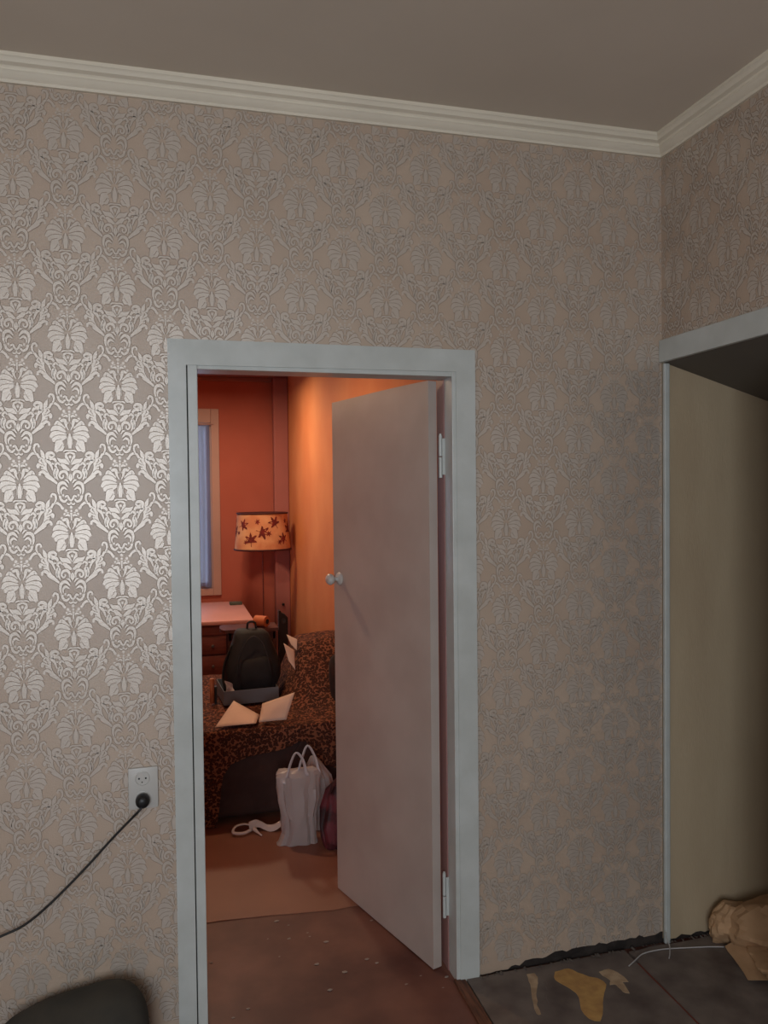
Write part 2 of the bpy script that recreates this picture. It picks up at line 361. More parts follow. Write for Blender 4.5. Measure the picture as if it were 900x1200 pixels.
# floor of the near room: worn hardboard sheets laid over the red boards, a lath along their edge
def sheet(x0, x1, y0, y1, seed, label, patches=()):
    rnd = random.Random(seed); p = []
    for x in [x0+(x1-x0)*i/14 for i in range(15)]: p.append((x, y1-rnd.uniform(0, .006)))
    for y in [y1+(y0-y1)*i/14 for i in range(1, 15)]: p.append((x1-rnd.uniform(0, .004), y))
    for x in [x1+(x0-x1)*i/6 for i in range(1, 7)]: p.append((x, y0))
    g = G(); g.prism([(x, y, .001) for x, y in reversed(p)], (0, 0, .011))
    o = g.build('hardboard_sheet', M['hard']); tag(o, label, 'flooring')
    for pts, m, nm in patches:
        q = bez([(x, y, 0) for x, y in pts]+[(pts[0][0], pts[0][1], 0)], 3)[:-1]
        G().prism([(v.x+random.uniform(-.003, .003), v.y+random.uniform(-.003, .003), .0121) for v in q], (0, 0, .0012)).build(nm, m, o)
PA = [([(.262, -.060), (.300, -.058), (.320, -.10), (.352, -.15), (.335, -.20), (.300, -.27), (.272, -.32), (.250, -.28), (.268, -.20), (.262, -.14), (.246, -.10)], M['ochre'], 'worn_patch'),
      ([(.352, -.105), (.392, -.100), (.418, -.135), (.420, -.175), (.398, -.175), (.392, -.225), (.374, -.215), (.372, -.18), (.350, -.172), (.366, -.15)], M['tan'], 'worn_patch'),
      ([(.155, -.046), (.182, -.050), (.176, -.085), (.150, -.13), (.125, -.18), (.108, -.24), (.098, -.235), (.118, -.16), (.140, -.10)], M['tan'], 'worn_patch'),
      ([(.20, -.10), (.214, -.105), (.19, -.15), (.17, -.20), (.155, -.20), (.178, -.14)], M['hard'], 'worn_patch')]
PA[0] = ([(.292+(x-.292)*1.4, y) for x, y in PA[0][0]], M['ochre'], 'worn_patch'); PA[1] = ([(x+.035, y) for x, y in PA[1][0]], M['tan'], 'worn_patch')
sheet(-.046, .540, -2.2, -.012, 1, 'worn grey floor sheet with ochre and tan patches beside the doorway', PA)
sheet(.549, 1.16, -2.2, -.022, 2, 'worn grey floor sheet running into the wide opening under the brown paper')
sheet(1.17, 1.88, -2.2, -.02, 3, 'worn grey floor sheet against the side wall of the niche')
o = G().box((-.088, -2.2, .001), (-.050, -.004, .013), .003).build('wooden_lath', M['rawwood']); tag(o, 'brown raw wood strip along the left edge of the grey floor sheets', 'strip')
o = G().box((.541, -2.2, .001), (.548, -.09, .008)).build('wooden_lath', mat('reddish_strip', (120, 56, 44), .7)); tag(o, 'thin reddish strip filling the seam between two grey floor sheets', 'strip')
# broken plaster lumps along the wall foot
g = G(); rnd = random.Random(5)
for i in range(60):
    x = rnd.uniform(.0, .70) if i < 45 else rnd.uniform(.72, .9); s_ = rnd.uniform(.0012, .0042)
    bm = bmesh.new(); bmesh.ops.create_icosphere(bm, subdivisions=1, radius=s_)
    for v in bm.verts: v.co = Vector((v.co.x*rnd.uniform(.6, 2), v.co.y, v.co.z*.6))+Vector((x, -.010-rnd.random()*.02, .0125+s_*.6))
    g.bm(bm)
tag(g.build('plaster_crumbs', mat('grey_crumbs', (104, 96, 90), .95)), 'grey plaster crumbs scattered along the foot of the wall right of the door', 'debris', kind='stuff')
g = G(); rnd = random.Random(6)
for (x, y) in [(-.56, .49), (-.50, .42), (-.33, .20), (-.18, .06), (-.24, .03), (-.42, .15), (-.62, .30), (-.75, .05), (-.80, .02), (-.50, .22), (-.13, -.02), (-.60, .53), (-.10, .03)]+[(rnd.uniform(-.85, -.1), rnd.uniform(-.1, .55)) for _ in range(8)]:
    s_ = rnd.uniform(.002, .007)
    bm = bmesh.new(); bmesh.ops.create_icosphere(bm, subdivisions=1, radius=s_)
    for v in bm.verts: v.co = Vector((v.co.x*rnd.uniform(.8, 2.2), v.co.y, v.co.z*.3))+Vector((x, y, s_*.25+.0005))
    g.bm(bm)
tag(g.build('paint_chips', M['chip']), 'pale paint and plaster chips scattered on the worn red doorway floor', 'debris', kind='stuff')

# ------------------------------------------------------------------ doorway
door = empty('door_1', (-.09, .07, 0), kind='structure')
def casing(pts, d=.016):
    g = G(); g.prism(pts, (0, -d, 0)); return g
sharp(casing([(-.960, 0, 0), (-.908, 0, 0), (-.908, 0, 1.9945), (-.960, 0, 2.0700)]).build('casing', M['white'], door))
sharp(casing([(-.066, 0, 0), (0, 0, 0), (.0, 0, 2.0700), (-.066, 0, 1.9995)]).build('casing', M['white'], door))
sharp(casing([(-.908, 0, 1.9945), (-.066, 0, 1.9995), (0.0, 0, 2.0700), (-.960, 0, 2.0700)]).build('casing', M['white'], door))
G().box((-.9045, -.012, 0), (-.876, .085, 2.010), .002).build('jamb', M['white'], door)
G().box((-.079, -.012, 0), (-.0455, .062, 2.010), .002).build('jamb', M['white'], door)
G().box((-.876, -.010, 1.984), (-.079, .085, 2.012), .002).build('jamb', M['white'], door)
G().box((-.082, .062, 0), (-.052, .130, 2.010), .001).build('jamb', mat('pinkish_jamb_paint', (156, 116, 112), .6), door)
# leaf opened into the far room; slightly uneven thick paint
H = Vector((-.131, .074, 0)); Fd = Vector((-.328, .702, 0)); a = (Fd-H).normalized(); nrm = Vector((a.y, -a.x, 0))   # nrm points to the wall side
def dl(s, t, z): return H+a*s+nrm*t+Vector((0, 0, z))
Lw = (Fd-H).length
V = []; F = []
NS, NZ = 14, 40
for j in range(NZ+1):
    for i in range(NS+1):
        s = Lw*i/NS; z = .006+1.972*j/NZ; e = .0012*noise.noise((s*4, z*2.2, 3))
        if j == NZ: z += .004*math.sin(s*5+1)
        if i == 0: e = 0
        V.append(dl(s, e, z))
n0 = len(V)
for i in range(NS+1):
    V.append(dl(Lw*i/NS, .034, .006))
for i in range(NS+1):
    V.append(dl(Lw*i/NS, .034, 1.978+.004*math.sin(Lw*i/NS*5+1)))
for j in range(NZ):
    for i in range(NS): p = j*(NS+1)+i; F.append((p, p+NS+1, p+NS+2, p+1))
b0, t0 = n0, n0+NS+1
for i in range(NS):
    F.append((b0+i, b0+i+1, t0+i+1, t0+i)); F.append((i, i+1, b0+i+1, b0+i)); T = NZ*(NS+1); F.append((T+i, t0+i, t0+i+1, T+i+1))
F.append(tuple([b0, t0]+[j*(NS+1) for j in range(NZ, -1, -1)])); F.append(tuple([t0+NS, b0+NS]+[j*(NS+1)+NS for j in range(NZ+1)]))
leaf = mk('door_leaf', V, F, M['leafpaint'], door); sharp(leaf, 35)
# white knob with round rose on both faces
for sg, nm in ((-1, 'door_knob'), (1, 'door_knob')):
    base = dl(Lw-.048, 0 if sg < 0 else .034, 1.272); ax = nrm*sg
    g = G(); g.lathe([(.024, 0), (.026, .003), (.022, .008), (.010, .012), (.008, .022), (.010, .028), (.019, .034), (.0225, .042), (.021, .050), (.015, .057), (.006, .060)], base, ax, 24)
    sharp(g.build(nm, M['plate'], leaf), 50)
for (z0, z1) in ((1.66, 1.80), (.18, .33)):
    zm = (z0+z1)/2
    hg = G(); hg.tube([(-.0915, .0685, z0), (-.0915, .0685, zm-.002)], .0058, 10); hg.tube([(-.0915, .0685, zm+.002), (-.0915, .0685, z1)], .0058, 10)
    hg.tube([(-.0915, .0685, z1), (-.0915, .0685, z1+.006)], .004, 8); hg.box((-.088, .0595, z0+.01), (-.0785, .0615, z1-.01))
    hinge = hg.build('hinge', M['white'], door); sharp(hinge, 40)

# ------------------------------------------------------------------ socket, plug, cord
so = empty('wall_socket', (-1.05, 0, .693), 'white double wall socket plate left of the door, lower outlet in use', 'socket')
sharp(G().box((-1.092, -.010, .693), (-1.008, -.0006, .814), .003).build('plate', M['plate'], so))
for zc in (.783, .724):
    x = -1.052
    ring = G().lathe([(.0215, 0), (.0215, .0022), (.0195, .0030), (.0185, .0012), (.002, .0012)], (x, -.0098, zc), (0, -1, 0), 28).build('outlet_face', M['plate'], so); sharp(ring)
    hh = G()
    for dx in (-.0095, .0095): hh.lathe([(.0026, 0), (.0026, .0012)], (x+dx, -.0112, zc), (0, -1, 0), 10)
    if zc > .75: hh.lathe([(.0018, 0), (.0018, .0012)], (x-.001, -.0112, zc-.011), (0, -1, 0), 10)
    hh.build('pin_holes', M['hole'], ring)
pl = empty('power_cord', (-1.052, -.016, .724), 'black round plug in the lower outlet with its cord hanging down to the left', 'cable')
sharp(G().lathe([(.0175, 0), (.0195, .004), (.0205, .012), (.019, .022), (.015, .029), (.008, .032), (.002, .0325)], (-1.052, -.0142, .724), (0, -1, -.15), 24).build('plug', M['black'], pl), 50)
G().tube(bez([(-1.052, -.038, .712), (-1.062, -.042, .700), (-1.085, -.036, .676), (-1.141, -.030, .620), (-1.211, -.030, .548), (-1.304, -.035, .463), (-1.372, -.035, .412), (-1.438, -.035, .387), (-1.56, -.04, .35), (-1.72, -.08, .22), (-1.80, -.14, .05), (-1.9, -.2, .006), (-2.2, -.3, .005)], 8),
         [.0052]*3+[.0034]*97).build('cord', M['black'], pl, True)

# ------------------------------------------------------------------ brown paper, white cable, dark rounded form
def crumple(nm, V0, NX, NZ_, m, parent=None, amp=.02, sc=9, seed=0, thick=.0015, fold=None):
    """sheet: V0(u,v)->point, creased by voronoi-like facets"""
    V = []; F = []
    for j in range(NZ_+1):
        for i in range(NX+1):
            p = Vector(V0(i/NX, j/NZ_))
            d = noise.cell_vector((p*sc)+Vector((seed, 0, 0)))
            r = noise.voronoi((p*sc)+Vector((seed*3.1, 0, 0)))[0]
            q = noise.noise_vector(p*sc*.5+Vector((seed, 5, 1)))
            V.append(p+q*amp+Vector((1, -.7, .6))*(r[1]-r[0])*amp*.8)
    for j in range(NZ_):
        for i in range(NX):
            a_ = j*(NX+1)+i; F.append((a_, a_+1, a_+NX+2, a_+NX+1))
    o = mk(nm, V, F, m, parent)
    md = o.modifiers.new('solid', 'SOLIDIFY'); md.thickness = thick
    return o
kb = empty('brown_paper', (1.08, -.22, .013), 'crumpled brown kraft paper heaped on the floor in the opening at the right', 'paper')
def polyhedral(c, rad, planes, seed, m, nm, parent, nu=64, nv=34, zmin=.0135):
    rnd = random.Random(seed); P = []
    for i in range(planes):
        v = Vector((rnd.gauss(0, 1), rnd.gauss(0, 1), rnd.gauss(0, 1))).normalized(); P.append((v, rnd.uniform(.72, 1)))
    V = []; F = []
    for j in range(nv+1):
        for i in range(nu):
            a_, b_ = 2*PI*i/nu, PI*j/nv; d = Vector((math.sin(b_)*math.cos(a_), math.sin(b_)*math.sin(a_), math.cos(b_)))
            r = min([k/max(.05, d.dot(n_)) for n_, k in P]+[1.25])
            q = noise.voronoi(d*3.1+Vector((seed, 0, 0)))[0]; r *= .95+.10*(q[1]-q[0])+.05*noise.noise(d*5)
            p = Vector((c[0]+d.x*r*rad[0], c[1]+d.y*r*rad[1], max(zmin, c[2]+d.z*r*rad[2]))); V.append(p)
    for j in range(nv):
        for i in range(nu): F.append((j*nu+i, (j+1)*nu+i, (j+1)*nu+(i+1) % nu, j*nu+(i+1) % nu))
    return sharp(mk(nm, V, F, m, parent), 16)
polyhedral((1.14, -.175, .080), (.225, .150, .118), 13, 3, M['kraft'], 'crumpled_body', kb)
polyhedral((.972, -.085, .070), (.105, .065, .090), 9, 8, M['kraft'], 'crumpled_fold', kb)
polyhedral((1.03, -.245, .045), (.16, .10, .062), 9, 21, M['kraft'], 'crumpled_fold', kb)
def flap(u, v):
    a_ = Vector((.862, -.120, .028)); b_ = Vector((1.15, -.19, .175)); c_ = Vector((1.22, -.42, .030)); d_ = Vector((.822, -.285, .018))
    p = a_*(1-u)*(1-v)+b_*u*(1-v)+c_*u*v+d_*(1-u)*v
    return (p.x, p.y-.02*math.sin(PI*v), p.z+.030*math.sin(PI*v)*u+.012*abs(math.sin(u*7+v*3))*u)
crumple('front_flap', flap, 26, 18, M['kraft'], kb, .007, 13, 4)
wc = G(); wc.tube(bez([(.50, -.105, .0150), (.535, -.085, .0155), (.585, -.058, .0160), (.65, -.052, .0155), (.70, -.058, .0155), (.76, -.070, .0155), (.83, -.085, .0155), (.88, -.10, .0155)], 6), .0022, 6)
wc.tube(bez([(.701, -.020, .052), (.700, -.030, .034), (.696, -.050, .019), (.672, -.085, .0150), (.655, -.105, .0150)], 6), .0020, 6)
tag(wc.build('thin_cable', M['cable'], None, True), 'thin white cable lying along the wall foot by the right corner', 'cable')
# dark rounded form at the wall foot, bottom left
bm = bmesh.new(); bmesh.ops.create_icosphere(bm, subdivisions=4, radius=1)
for v in bm.verts:
    x, y, z = v.co; sg = lambda t, e: math.copysign(abs(t)**e, t)
    zz = sg(z, .6)*.108*(1+.30*math.tanh(x*2.2)); 
    v.co = Vector((-1.245+sg(x, .72)*.205, -.155+sg(y, .8)*.125+.02*z, .125+zz-.0)) + noise.noise_vector(v.co*2)*.006
mz = min(v.co.z for v in bm.verts)
for v in bm.verts: v.co.z -= mz
tag(G().bm(bm).build('dark_rounded_form', M['dusk'], None, True), 'dark grey rounded form on the floor against the wallpaper, below the cord', 'cushion')

# ------------------------------------------------------------------ far room shell
ZF = 2.60; YF = 4.40; XO = .022
st('wall_far_right', G().box((XO, .0805, 0), (XO+.1, YF+.1, ZF)), M['orange'])
g = G(); g.box((-1.75, YF, 0), (XO, YF+.1, .80)); g.box((-1.75, YF, 2.26), (XO, YF+.1, ZF)); g.box((-.60, YF, .80), (XO, YF+.1, 2.26)); g.box((-2.7, YF, 0), (-1.75, YF+.1, ZF))
st('wall_far', g, M['orange_shaded'])
st('wall_far_left', G().box((-2.7, .0805, 0), (-2.6, YF, ZF)), M['orange_shaded'])
st('ceiling_far', G().box((-2.7, .0805, ZF), (XO+.1, YF+.1, ZF+.08)), M['farceil'])
# far-room face of the partition
g = G(); g.box((-2.6, .0803, .0), (-.93, .087, ZF)); g.box((-.93, .0803, 2.03), (-.03, .087, ZF)); g.box((-.05, .0855, .0), (XO-.001, .087, ZF)); st('wall_partition', g, M['orange'])
# mauve box standing in the corner
st('trim_6', G().box((-.105, YF-.10, 0), (XO, YF, ZF), .012), M['mauve'])
st('trim_7', G().box((-2.6, YF-.03, ZF-.035), (-.106, YF, ZF), .006), M['farceil'])
o = G().box((-.055, YF-.125, .655), (-.035, YF-.0995, .672), .004).build('wall_hook', M['hole']); tag(o, 'small black hook on the mauve corner column above the sofa', 'hook')
# far window
w2 = empty('window_2', (-1.17, YF, .75), kind='structure')
g = G(); g.box((-.622, YF-.022, .755), (-.555, YF-.001, 2.33), .004); g.box((-1.80, YF-.022, .755), (-1.73, YF-.001, 2.33), .004)
g.box((-1.73, YF-.022, 2.21), (-.622, YF-.001, 2.33), .004); g.box((-1.73, YF-.022, .755), (-.622, YF-.001, .815), .004); g.build('window_casing', M['winframe'], w2)
g = G(); g.box((-.66, YF+.01, .80), (-.615, YF+.06, 2.24), .003); g.box((-1.72, YF+.01, .80), (-1.68, YF+.06, 2.24), .003); g.box((-1.68, YF+.01, 2.19), (-.66, YF+.06, 2.24), .003); g.box((-1.68, YF+.01, .80), (-.66, YF+.06, .86), .003); g.box((-1.19, YF+.01, .86), (-1.14, YF+.06, 2.19)); g.build('window_frame', M['winframe'], w2)
for a_, b_ in ((-1.68, -1.19), (-1.14, -.66)): G().box((a_, YF+.03, .86), (b_, YF+.034, 2.19)).build('window_pane', M['glass'], w2)
# lace curtain hung in the window recess
V = []; F = []; NX = 110
for j in range(13):
    for i in range(NX+1):
        x = -1.70+(1.065*i/NX); z = .83+1.36*j/12; V.append((x, YF-.034+.008*math.sin(x*95+.5*math.sin(z*3)), z+.006*math.sin(x*60)*(j == 0)))
for j in range(12):
    for i in range(NX): p = j*(NX+1)+i; F.append((p, p+1, p+NX+2, p+NX+1))
cur = empty('lace_curtain', (-1.17, YF-.034, .83), 'blue-grey lace curtain hanging in the narrow view of the far window', 'curtain')
mk('fabric', V, F, M['lace'], cur, True)
G().tube([(-1.76, YF-.034, 2.20), (-.60, YF-.034, 2.20)], .006, 8).build('curtain_rod', M['winframe'], cur)
# door-side lino
o = G().prism([(x, y, 0.0005) for x, y in [(-2.58, .60), (-1.2, .585), (-.80, .590), (-.62, .575), (-.50, .560), (-.38, .545), (-.2, .56), (.018, .555), (.018, 4.38), (-2.58, 4.38)]], (0, 0, .003)).build('linoleum_sheet', M['lino']); tag(o, 'smooth brown linoleum covering the floor of the orange room', 'flooring')

# ------------------------------------------------------------------ sofa with leopard throw
FZ = .0045
sofa = empty('sofa', (-.55, 1.9, FZ), 'sofa with dark brown end panel showing under the leopard throw', 'sofa')
sharp(G().box((-1.08, 1.446, .035), (-.02, 2.62, .405), .03, seg=3).build('base', M['sofabrown'], sofa), 50)
sharp(G().box((-1.07, 1.45, .408), (-.03, 2.60, .455), .02, seg=3).build('seat', M['sofabrown'], sofa), 50)
sharp(G().box((-.235, 1.99, .458), (-.045, 2.20, .735), .05, seg=4).build('backrest', M['sofabrown'], sofa), 50)
# padded scroll of the end panel
sharp(G().lathe([(.055, 0), (.062, .004), (.062, .012), (.050, .018), (.035, .016), (.02, .018)], (-.32, 1.446, .335), (0, -1, 0), 28).build('arm_scroll', M['sofabrown'], sofa), 50)
for x in (-1.02, -.08):
    for y in (1.50, 2.56): G().lathe([(.02, 0), (.026, .036)], (x, y, FZ), (0, 0, 1), 12).build('leg', M['black'], sofa)
def sm(t): t = max(0, min(1, t)); return t*t*(3-2*t)
def topz(x, y):
    z = .474+.006*noise.noise((x*5, y*5, 0))+.004*noise.noise((x*16, y*16, 4))
    hx = sm((x+.42)/.17); hy = sm((y-1.60)/.42)*sm((2.50-y)/.3)
    slope = .03*sm((x+.40)/.3)*sm((y-1.44)/.2)
    back = sm((2.68-y)/.06) if y > 2.62 else 1
    return z+hx*hy*.285+slope*sm((2.5-y)/.3)
def hem(x):
    if x < -.775: return .012
    if x < -.735: t = (x+.775)/.04; return .012+(.262-.012)*sm(t)
    P = [(-.735, .262), (-.70, .315), (-.62, .338), (-.475, .358), (-.41, .372), (-.37, .392), (-.33, .386), (-.307, .350), (-.27, .290), (-.24, .262), (-.19, .245), (0, .22)]
    for (x0, z0), (x1, z1) in zip(P, P[1:]):
        if x <= x1: return z0+(z1-z0)*(x-x0)/(x1-x0)
    return .22
V = []; F = []; NXT = 150; xs = [-1.10+1.09*i/NXT for i in range(NXT+1)]
rows = [2.64-(2.64-1.44)*j/70 for j in range(71)]; ND = 26
for y in rows:
    for x in xs: V.append((x, y, topz(x, y)))
for k in range(1, ND+1):
    t = k/ND
    for x in xs:
        z0 = topz(x, 1.44); h_ = hem(x)
        if k <= 4: a_ = k/4*PI/2; y = 1.44-.016*math.sin(a_); z = z0-.016*(1-math.cos(a_))
        else:
            tt = (k-4)/(ND-4); z = (z0-.016)+(h_-(z0-.016))*tt
            y = 1.424-.004-.010*tt*(1+math.sin(x*26+1))*.5-.005*noise.noise((x*12, z*8, 2))*tt
        V.append((x, y, z))
W = NXT+1
for j in range(len(rows)+ND-1):
    for i in range(NXT): p = j*W+i; F.append((p, p+1, p+W+1, p+W))
thr = mk('leopard_throw', V, F, M['leo'], None, True); md = thr.modifiers.new('solid', 'SOLIDIFY'); md.thickness = .005; md.offset = 1
tag(thr, 'orange and black leopard print throw draped over the sofa and down its end', 'throw')
# dark cushion against the raised part
bm = bmesh.new(); bmesh.ops.create_icosphere(bm, subdivisions=3, radius=1)
for v in bm.verts:
    x, y, z = v.co; sg = lambda t, e: math.copysign(abs(t)**e, t)
    v.co = Vector((-.10+sg(x, .6)*.075, 1.56+y*.045+.11*(z*.5+.5), .640+sg(z, .6)*.120))
tag(G().bm(bm).build('dark_cushion', M['darkcushion'], None, True), 'dark brown cushion propped on the leopard throw beside the door edge', 'cushion')

# loose papers on the throw
def paper(P, lab, m=M['sheet'], nu=8, bend=0, nm='paper_sheet'):
    """P: four corners a,b,c,d; bilinear sheet with a slight bend"""
    a_, b_, c_, d_ = [Vector(p) for p in P]; V = []; F = []
    for j in range(nu+1):
        for i in range(nu+1):
            u, v = i/nu, j/nu; p = a_*(1-u)*(1-v)+b_*u*(1-v)+c_*u*v+d_*(1-u)*v
            V.append(p+Vector((0, -.3, 1))*bend*math.sin(PI*u)*math.sin(PI*v))
    for j in range(nu):
        for i in range(nu): q = j*(nu+1)+i; F.append((q, q+1, q+nu+2, q+nu+1))
    o = mk(nm, V, F, m, None, True); md = o.modifiers.new('solid', 'SOLIDIFY'); md.thickness = .0012; tag(o, lab, 'paper'); return o
paper([(-.770, 1.440, .492), (-.575, 1.440, .494), (-.545, 1.56, .500), (-.665, 1.66, .556)], 'pale paper with a peaked corner lying on the front left of the leopard throw', bend=.010)
paper([(-.560, 1.455, .494), (-.425, 1.450, .496), (-.372, 1.52, .610), (-.530, 1.56, .556)], 'folded pale paper standing up at its right corner on the leopard throw', bend=.008)
paper([(-.372, 1.90, .790), (-.352, 1.86, .700), (-.318, 1.84, .650), (-.312, 1.90, .745)], 'pinkish white paper sheet tucked right of the black backpack', bend=.006)
paper([(-.345, 1.98, .822), (-.292, 1.93, .800), (-.300, 1.90, .745), (-.328, 1.93, .775)], 'small orange-lit paper sheet on top of the leopard hump', bend=.004)

# grey tray with the black backpack in it
BZ = .489
bx = empty('grey_tray', (-.56, 1.99, BZ), 'shallow grey cardboard box on the leopard throw holding the black backpack', 'box')
R = Matrix.Rotation(math.radians(4), 4, 'Z'); pv = (-.56, 1.99, BZ)
def bxx(a_, b_, nm): G().box(a_, b_, .0015, R, pv).build(nm, M['greybox'], bx)
bxx((-.715, 1.835, BZ), (-.420, 2.145, BZ+.004), 'bottom')
bxx((-.715, 1.835, BZ+.004), (-.420, 1.839, BZ+.075), 'side'); bxx((-.715, 2.141, BZ+.004), (-.420, 2.145, BZ+.075), 'side')
bxx((-.715, 1.839, BZ+.004), (-.711, 2.141, BZ+.075), 'side'); bxx((-.424, 1.839, BZ+.004), (-.420, 2.141, BZ+.075), 'side')
bp = empty('backpack', (-.54, 2.0, BZ+.006), 'black backpack standing upright in the grey box on the sofa', 'backpack')
def body(cx, cy, z0, hh, prof, dy, ex=.62, n=36, bulge=0, seed=0):
    V = []; F = []; m_ = len(prof)
    for j, (t, hw, hd) in enumerate(prof):
        for k in range(n):
            a_ = 2*PI*k/n; c, s = math.cos(a_), math.sin(a_)
            x = cx+math.copysign(abs(c)**ex, c)*hw; y = cy+math.copysign(abs(s)**ex, s)*hd+dy*t
            p = Vector((x, y, z0+hh*t)); V.append(p+noise.noise_vector(p*9+Vector((seed, 0, 0)))*bulge)
    for j in range(m_-1):
        for k in range(n): F.append((j*n+k, j*n+(k+1) % n, (j+1)*n+(k+1) % n, (j+1)*n+k))
    F.append(tuple(range(n))[::-1]); F.append(tuple((m_-1)*n+k for k in range(n)))
    return V, F
pr = [(0, .120, .095), (.03, .132, .105), (.15, .140, .110), (.28, .158, .110), (.42, .162, .108), (.56, .146, .100), (.70, .124, .090), (.84, .104, .076), (.94, .092, .060), (.985, .076, .040), (1, .050, .018)]
V, F = body(-.537, 2.0, BZ+.010, .365, pr, .01, bulge=.012); sharp(mk('main_body', V, F, M['backpack'], bp), 60)
V, F = body(-.522, 1.912, BZ+.03, .20, [(0, .07, .02), (.06, .088, .034), (.5, .094, .040), (.85, .086, .034), (.96, .074, .024), (1, .05, .01)], .008, bulge=.006, seed=4); sharp(mk('front_pocket', V, F, M['backpack'], bp), 60)
G().tube(bez([(-.63, 1.89, .62), (-.615, 1.893, .72), (-.58, 1.90, .80), (-.535, 1.91, .835), (-.49, 1.905, .80), (-.46, 1.895, .72), (-.445, 1.89, .62)], 6), .003, 6).build('zip', M['zip'], bp, True)
G().tube(bez([(-.56, 2.01, .862), (-.555, 2.01, .892), (-.535, 2.01, .900), (-.515, 2.01, .892), (-.51, 2.01, .862)], 6), .006, 8).build('top_handle', M['backpack'], bp, True)
G().tube(bez([(-.645, 1.97, .78), (-.685, 1.94, .70), (-.700, 1.92, .62), (-.690, 1.90, .55)], 6), .011, 8, flat=.4).build('shoulder_strap', M['backpack'], bp, True)
# crumpled white cloth between tray edge and backpack
crumple('crumpled_cloth', lambda u, v: (-.698+.050*u, 1.862+.02*v+.01*u, BZ+.035+.080*v*(1-.25*u)), 10, 10, M['cloth'], None, .016, 22, 3)
tag(bpy.data.objects['crumpled_cloth'], 'crumpled white patterned cloth stuffed in the left end of the grey box', 'cloth')
# light wooden board standing left of the box
wb = empty('wooden_board', (-.748, 1.92, .49), 'orange-brown wooden board with a black strip for the dark gap beside it, standing left of the grey box', 'board')
sharp(G().box((-.772, 1.90, .482), (-.748, 1.93, .620), .008).build('panel', M['lightwood'], wb)); G().box((-.7475, 1.902, .482), (-.734, 1.93, .575), .002).build('edge', M['black'], wb)  # black strip paints the dark gap beside the board

# ------------------------------------------------------------------ desk, chair, things on them
dk = empty('desk', (-.95, 3.8, FZ), 'pinkish white topped desk under the far window with red-brown drawers', 'desk')
sharp(G().box((-1.70, 3.335, .672), (-.392, 4.37, .70), .004).build('desktop', M['desk'], dk))
G().box((-1.68, 3.36, .60), (-.415, 3.38, .6715)).build('apron', M['desk_side'], dk)
G().box((-.90, 3.37, .06), (-.52, 4.30, .599), .003).build('pedestal', M['desk_side'], dk)
for z0, z1 in ((.46, .585), (.30, .45), (.10, .29)):
    d_ = G().box((-.89, 3.352, z0), (-.53, 3.3695, z1), .004).build('drawer', M['desk_side'], dk); sharp(d_)
    sharp(G().lathe([(.006, 0), (.005, .012), (.011, .018), (.008, .024)], (-.685, 3.352, (z0+z1)/2), (0, -1, 0), 14).build('knob', M['metal'], d_))
for x, y in ((-1.66, 3.38), (-1.66, 4.30), (-.44, 4.30)): G().box((x, y, FZ), (x+.04, y+.04, .6715), .003).build('leg', M['desk_side'], dk)
o = G().box((-.505, 4.12, .7005), (-.405, 4.20, .722), .004).build('pencil_case', M['green']); tag(o, 'small dark green case at the back corner of the desk', 'case')
stb = empty('small_table', (-.45, 3.0, FZ), 'small dark wooden table behind the backpack, carrying the orange roll', 'table')
q = [(-.625+.03*math.cos(a_), 2.985+.115*math.sin(a_), .690) for a_ in [PI/2+PI*k/10 for k in range(11)]]
sharp(G().prism(q+[(-.272, 2.87, .690), (-.272, 3.10, .690)], (0, 0, .021)).build('top_board', M['chairwood'], stb), 30)
G().box((-.60, 2.905, .63), (-.29, 2.925, .6895), .002).build('apron', M['chairwood'], stb)
for x in (-.595, -.295):
    for y in (2.915, 3.07): G().box((x-.012, y-.01, FZ), (x+.012, y+.01, .6895), .002).build('leg', M['chairwood'], stb)
g = G(); g.lathe([(.018, 0), (.018, .002), (.036, .002), (.038, .09), (.017, .09), (.017, .002)], (-.345, 2.90, .7505), (-.75, .66, 0), 20)
tr = g.build('paper_roll', M['roll'], None); sharp(tr, 40); tag(tr, 'orange paper roll with a dark core lying on the small dark table', 'roll')
G().lathe([(.017, .001), (.017, .003)], (-.345, 2.90, .7505), (.75, -.66, 0), 16).build('core', M['hole'], tr)
sp = empty('black_speaker', (-.232, 2.95, FZ), 'tall narrow black speaker beside the mauve corner column', 'speaker')
sharp(G().prism([(-.264, 2.915, FZ), (-.205, 2.930, FZ), (-.200, 2.93, .765), (-.222, 2.93, .790), (-.244, 2.922, .800), (-.250, 2.918, .815), (-.264, 2.915, .815)], (0, .06, 0)).build('cabinet', M['black'], sp), 30)
G().lathe([(.018, 0), (.016, .003), (.004, .001)], (-.234, 2.918, .745), (.2, -1, 0), 16).build('cone', M['zip'], sp)

# ------------------------------------------------------------------ floor lamp with leaf-print shade
lx, ly = -.245, 4.0
lp = empty('floor_lamp', (lx, ly, FZ), 'floor lamp with amber drum shade printed with dark red leaves', 'lamp')
G().lathe([(.12, 0), (.12, .012), (.10, .02), (.02, .028), (.01, .05)], (lx, ly, FZ), n=28).build('base', M['chairwood'], lp)
G().tube([(lx, ly, .05), (lx, ly, 1.40)], .005, 8).build('pole', M['desk_side'], lp)
z0, z1, rb, rt = 1.165, 1.455, .225, .200
def sfc(a_, t, off=0): r = rb+(rt-rb)*t+off; return (lx+math.cos(a_)*r, ly+math.sin(a_)*r, z0+(z1-z0)*t)
V = []; F = []; n = 48
for off in (0, -.002):
    for t in (0, 1):
        for k in range(n): V.append(sfc(2*PI*k/n, t, off))
for k in range(n):
    k2 = (k+1) % n; F += [(k, k2, n+k2, n+k), (2*n+k2, 2*n+k, 3*n+k, 3*n+k2), (n+k, n+k2, 3*n+k2, 3*n+k), (k2, k, 2*n+k, 2*n+k2)]
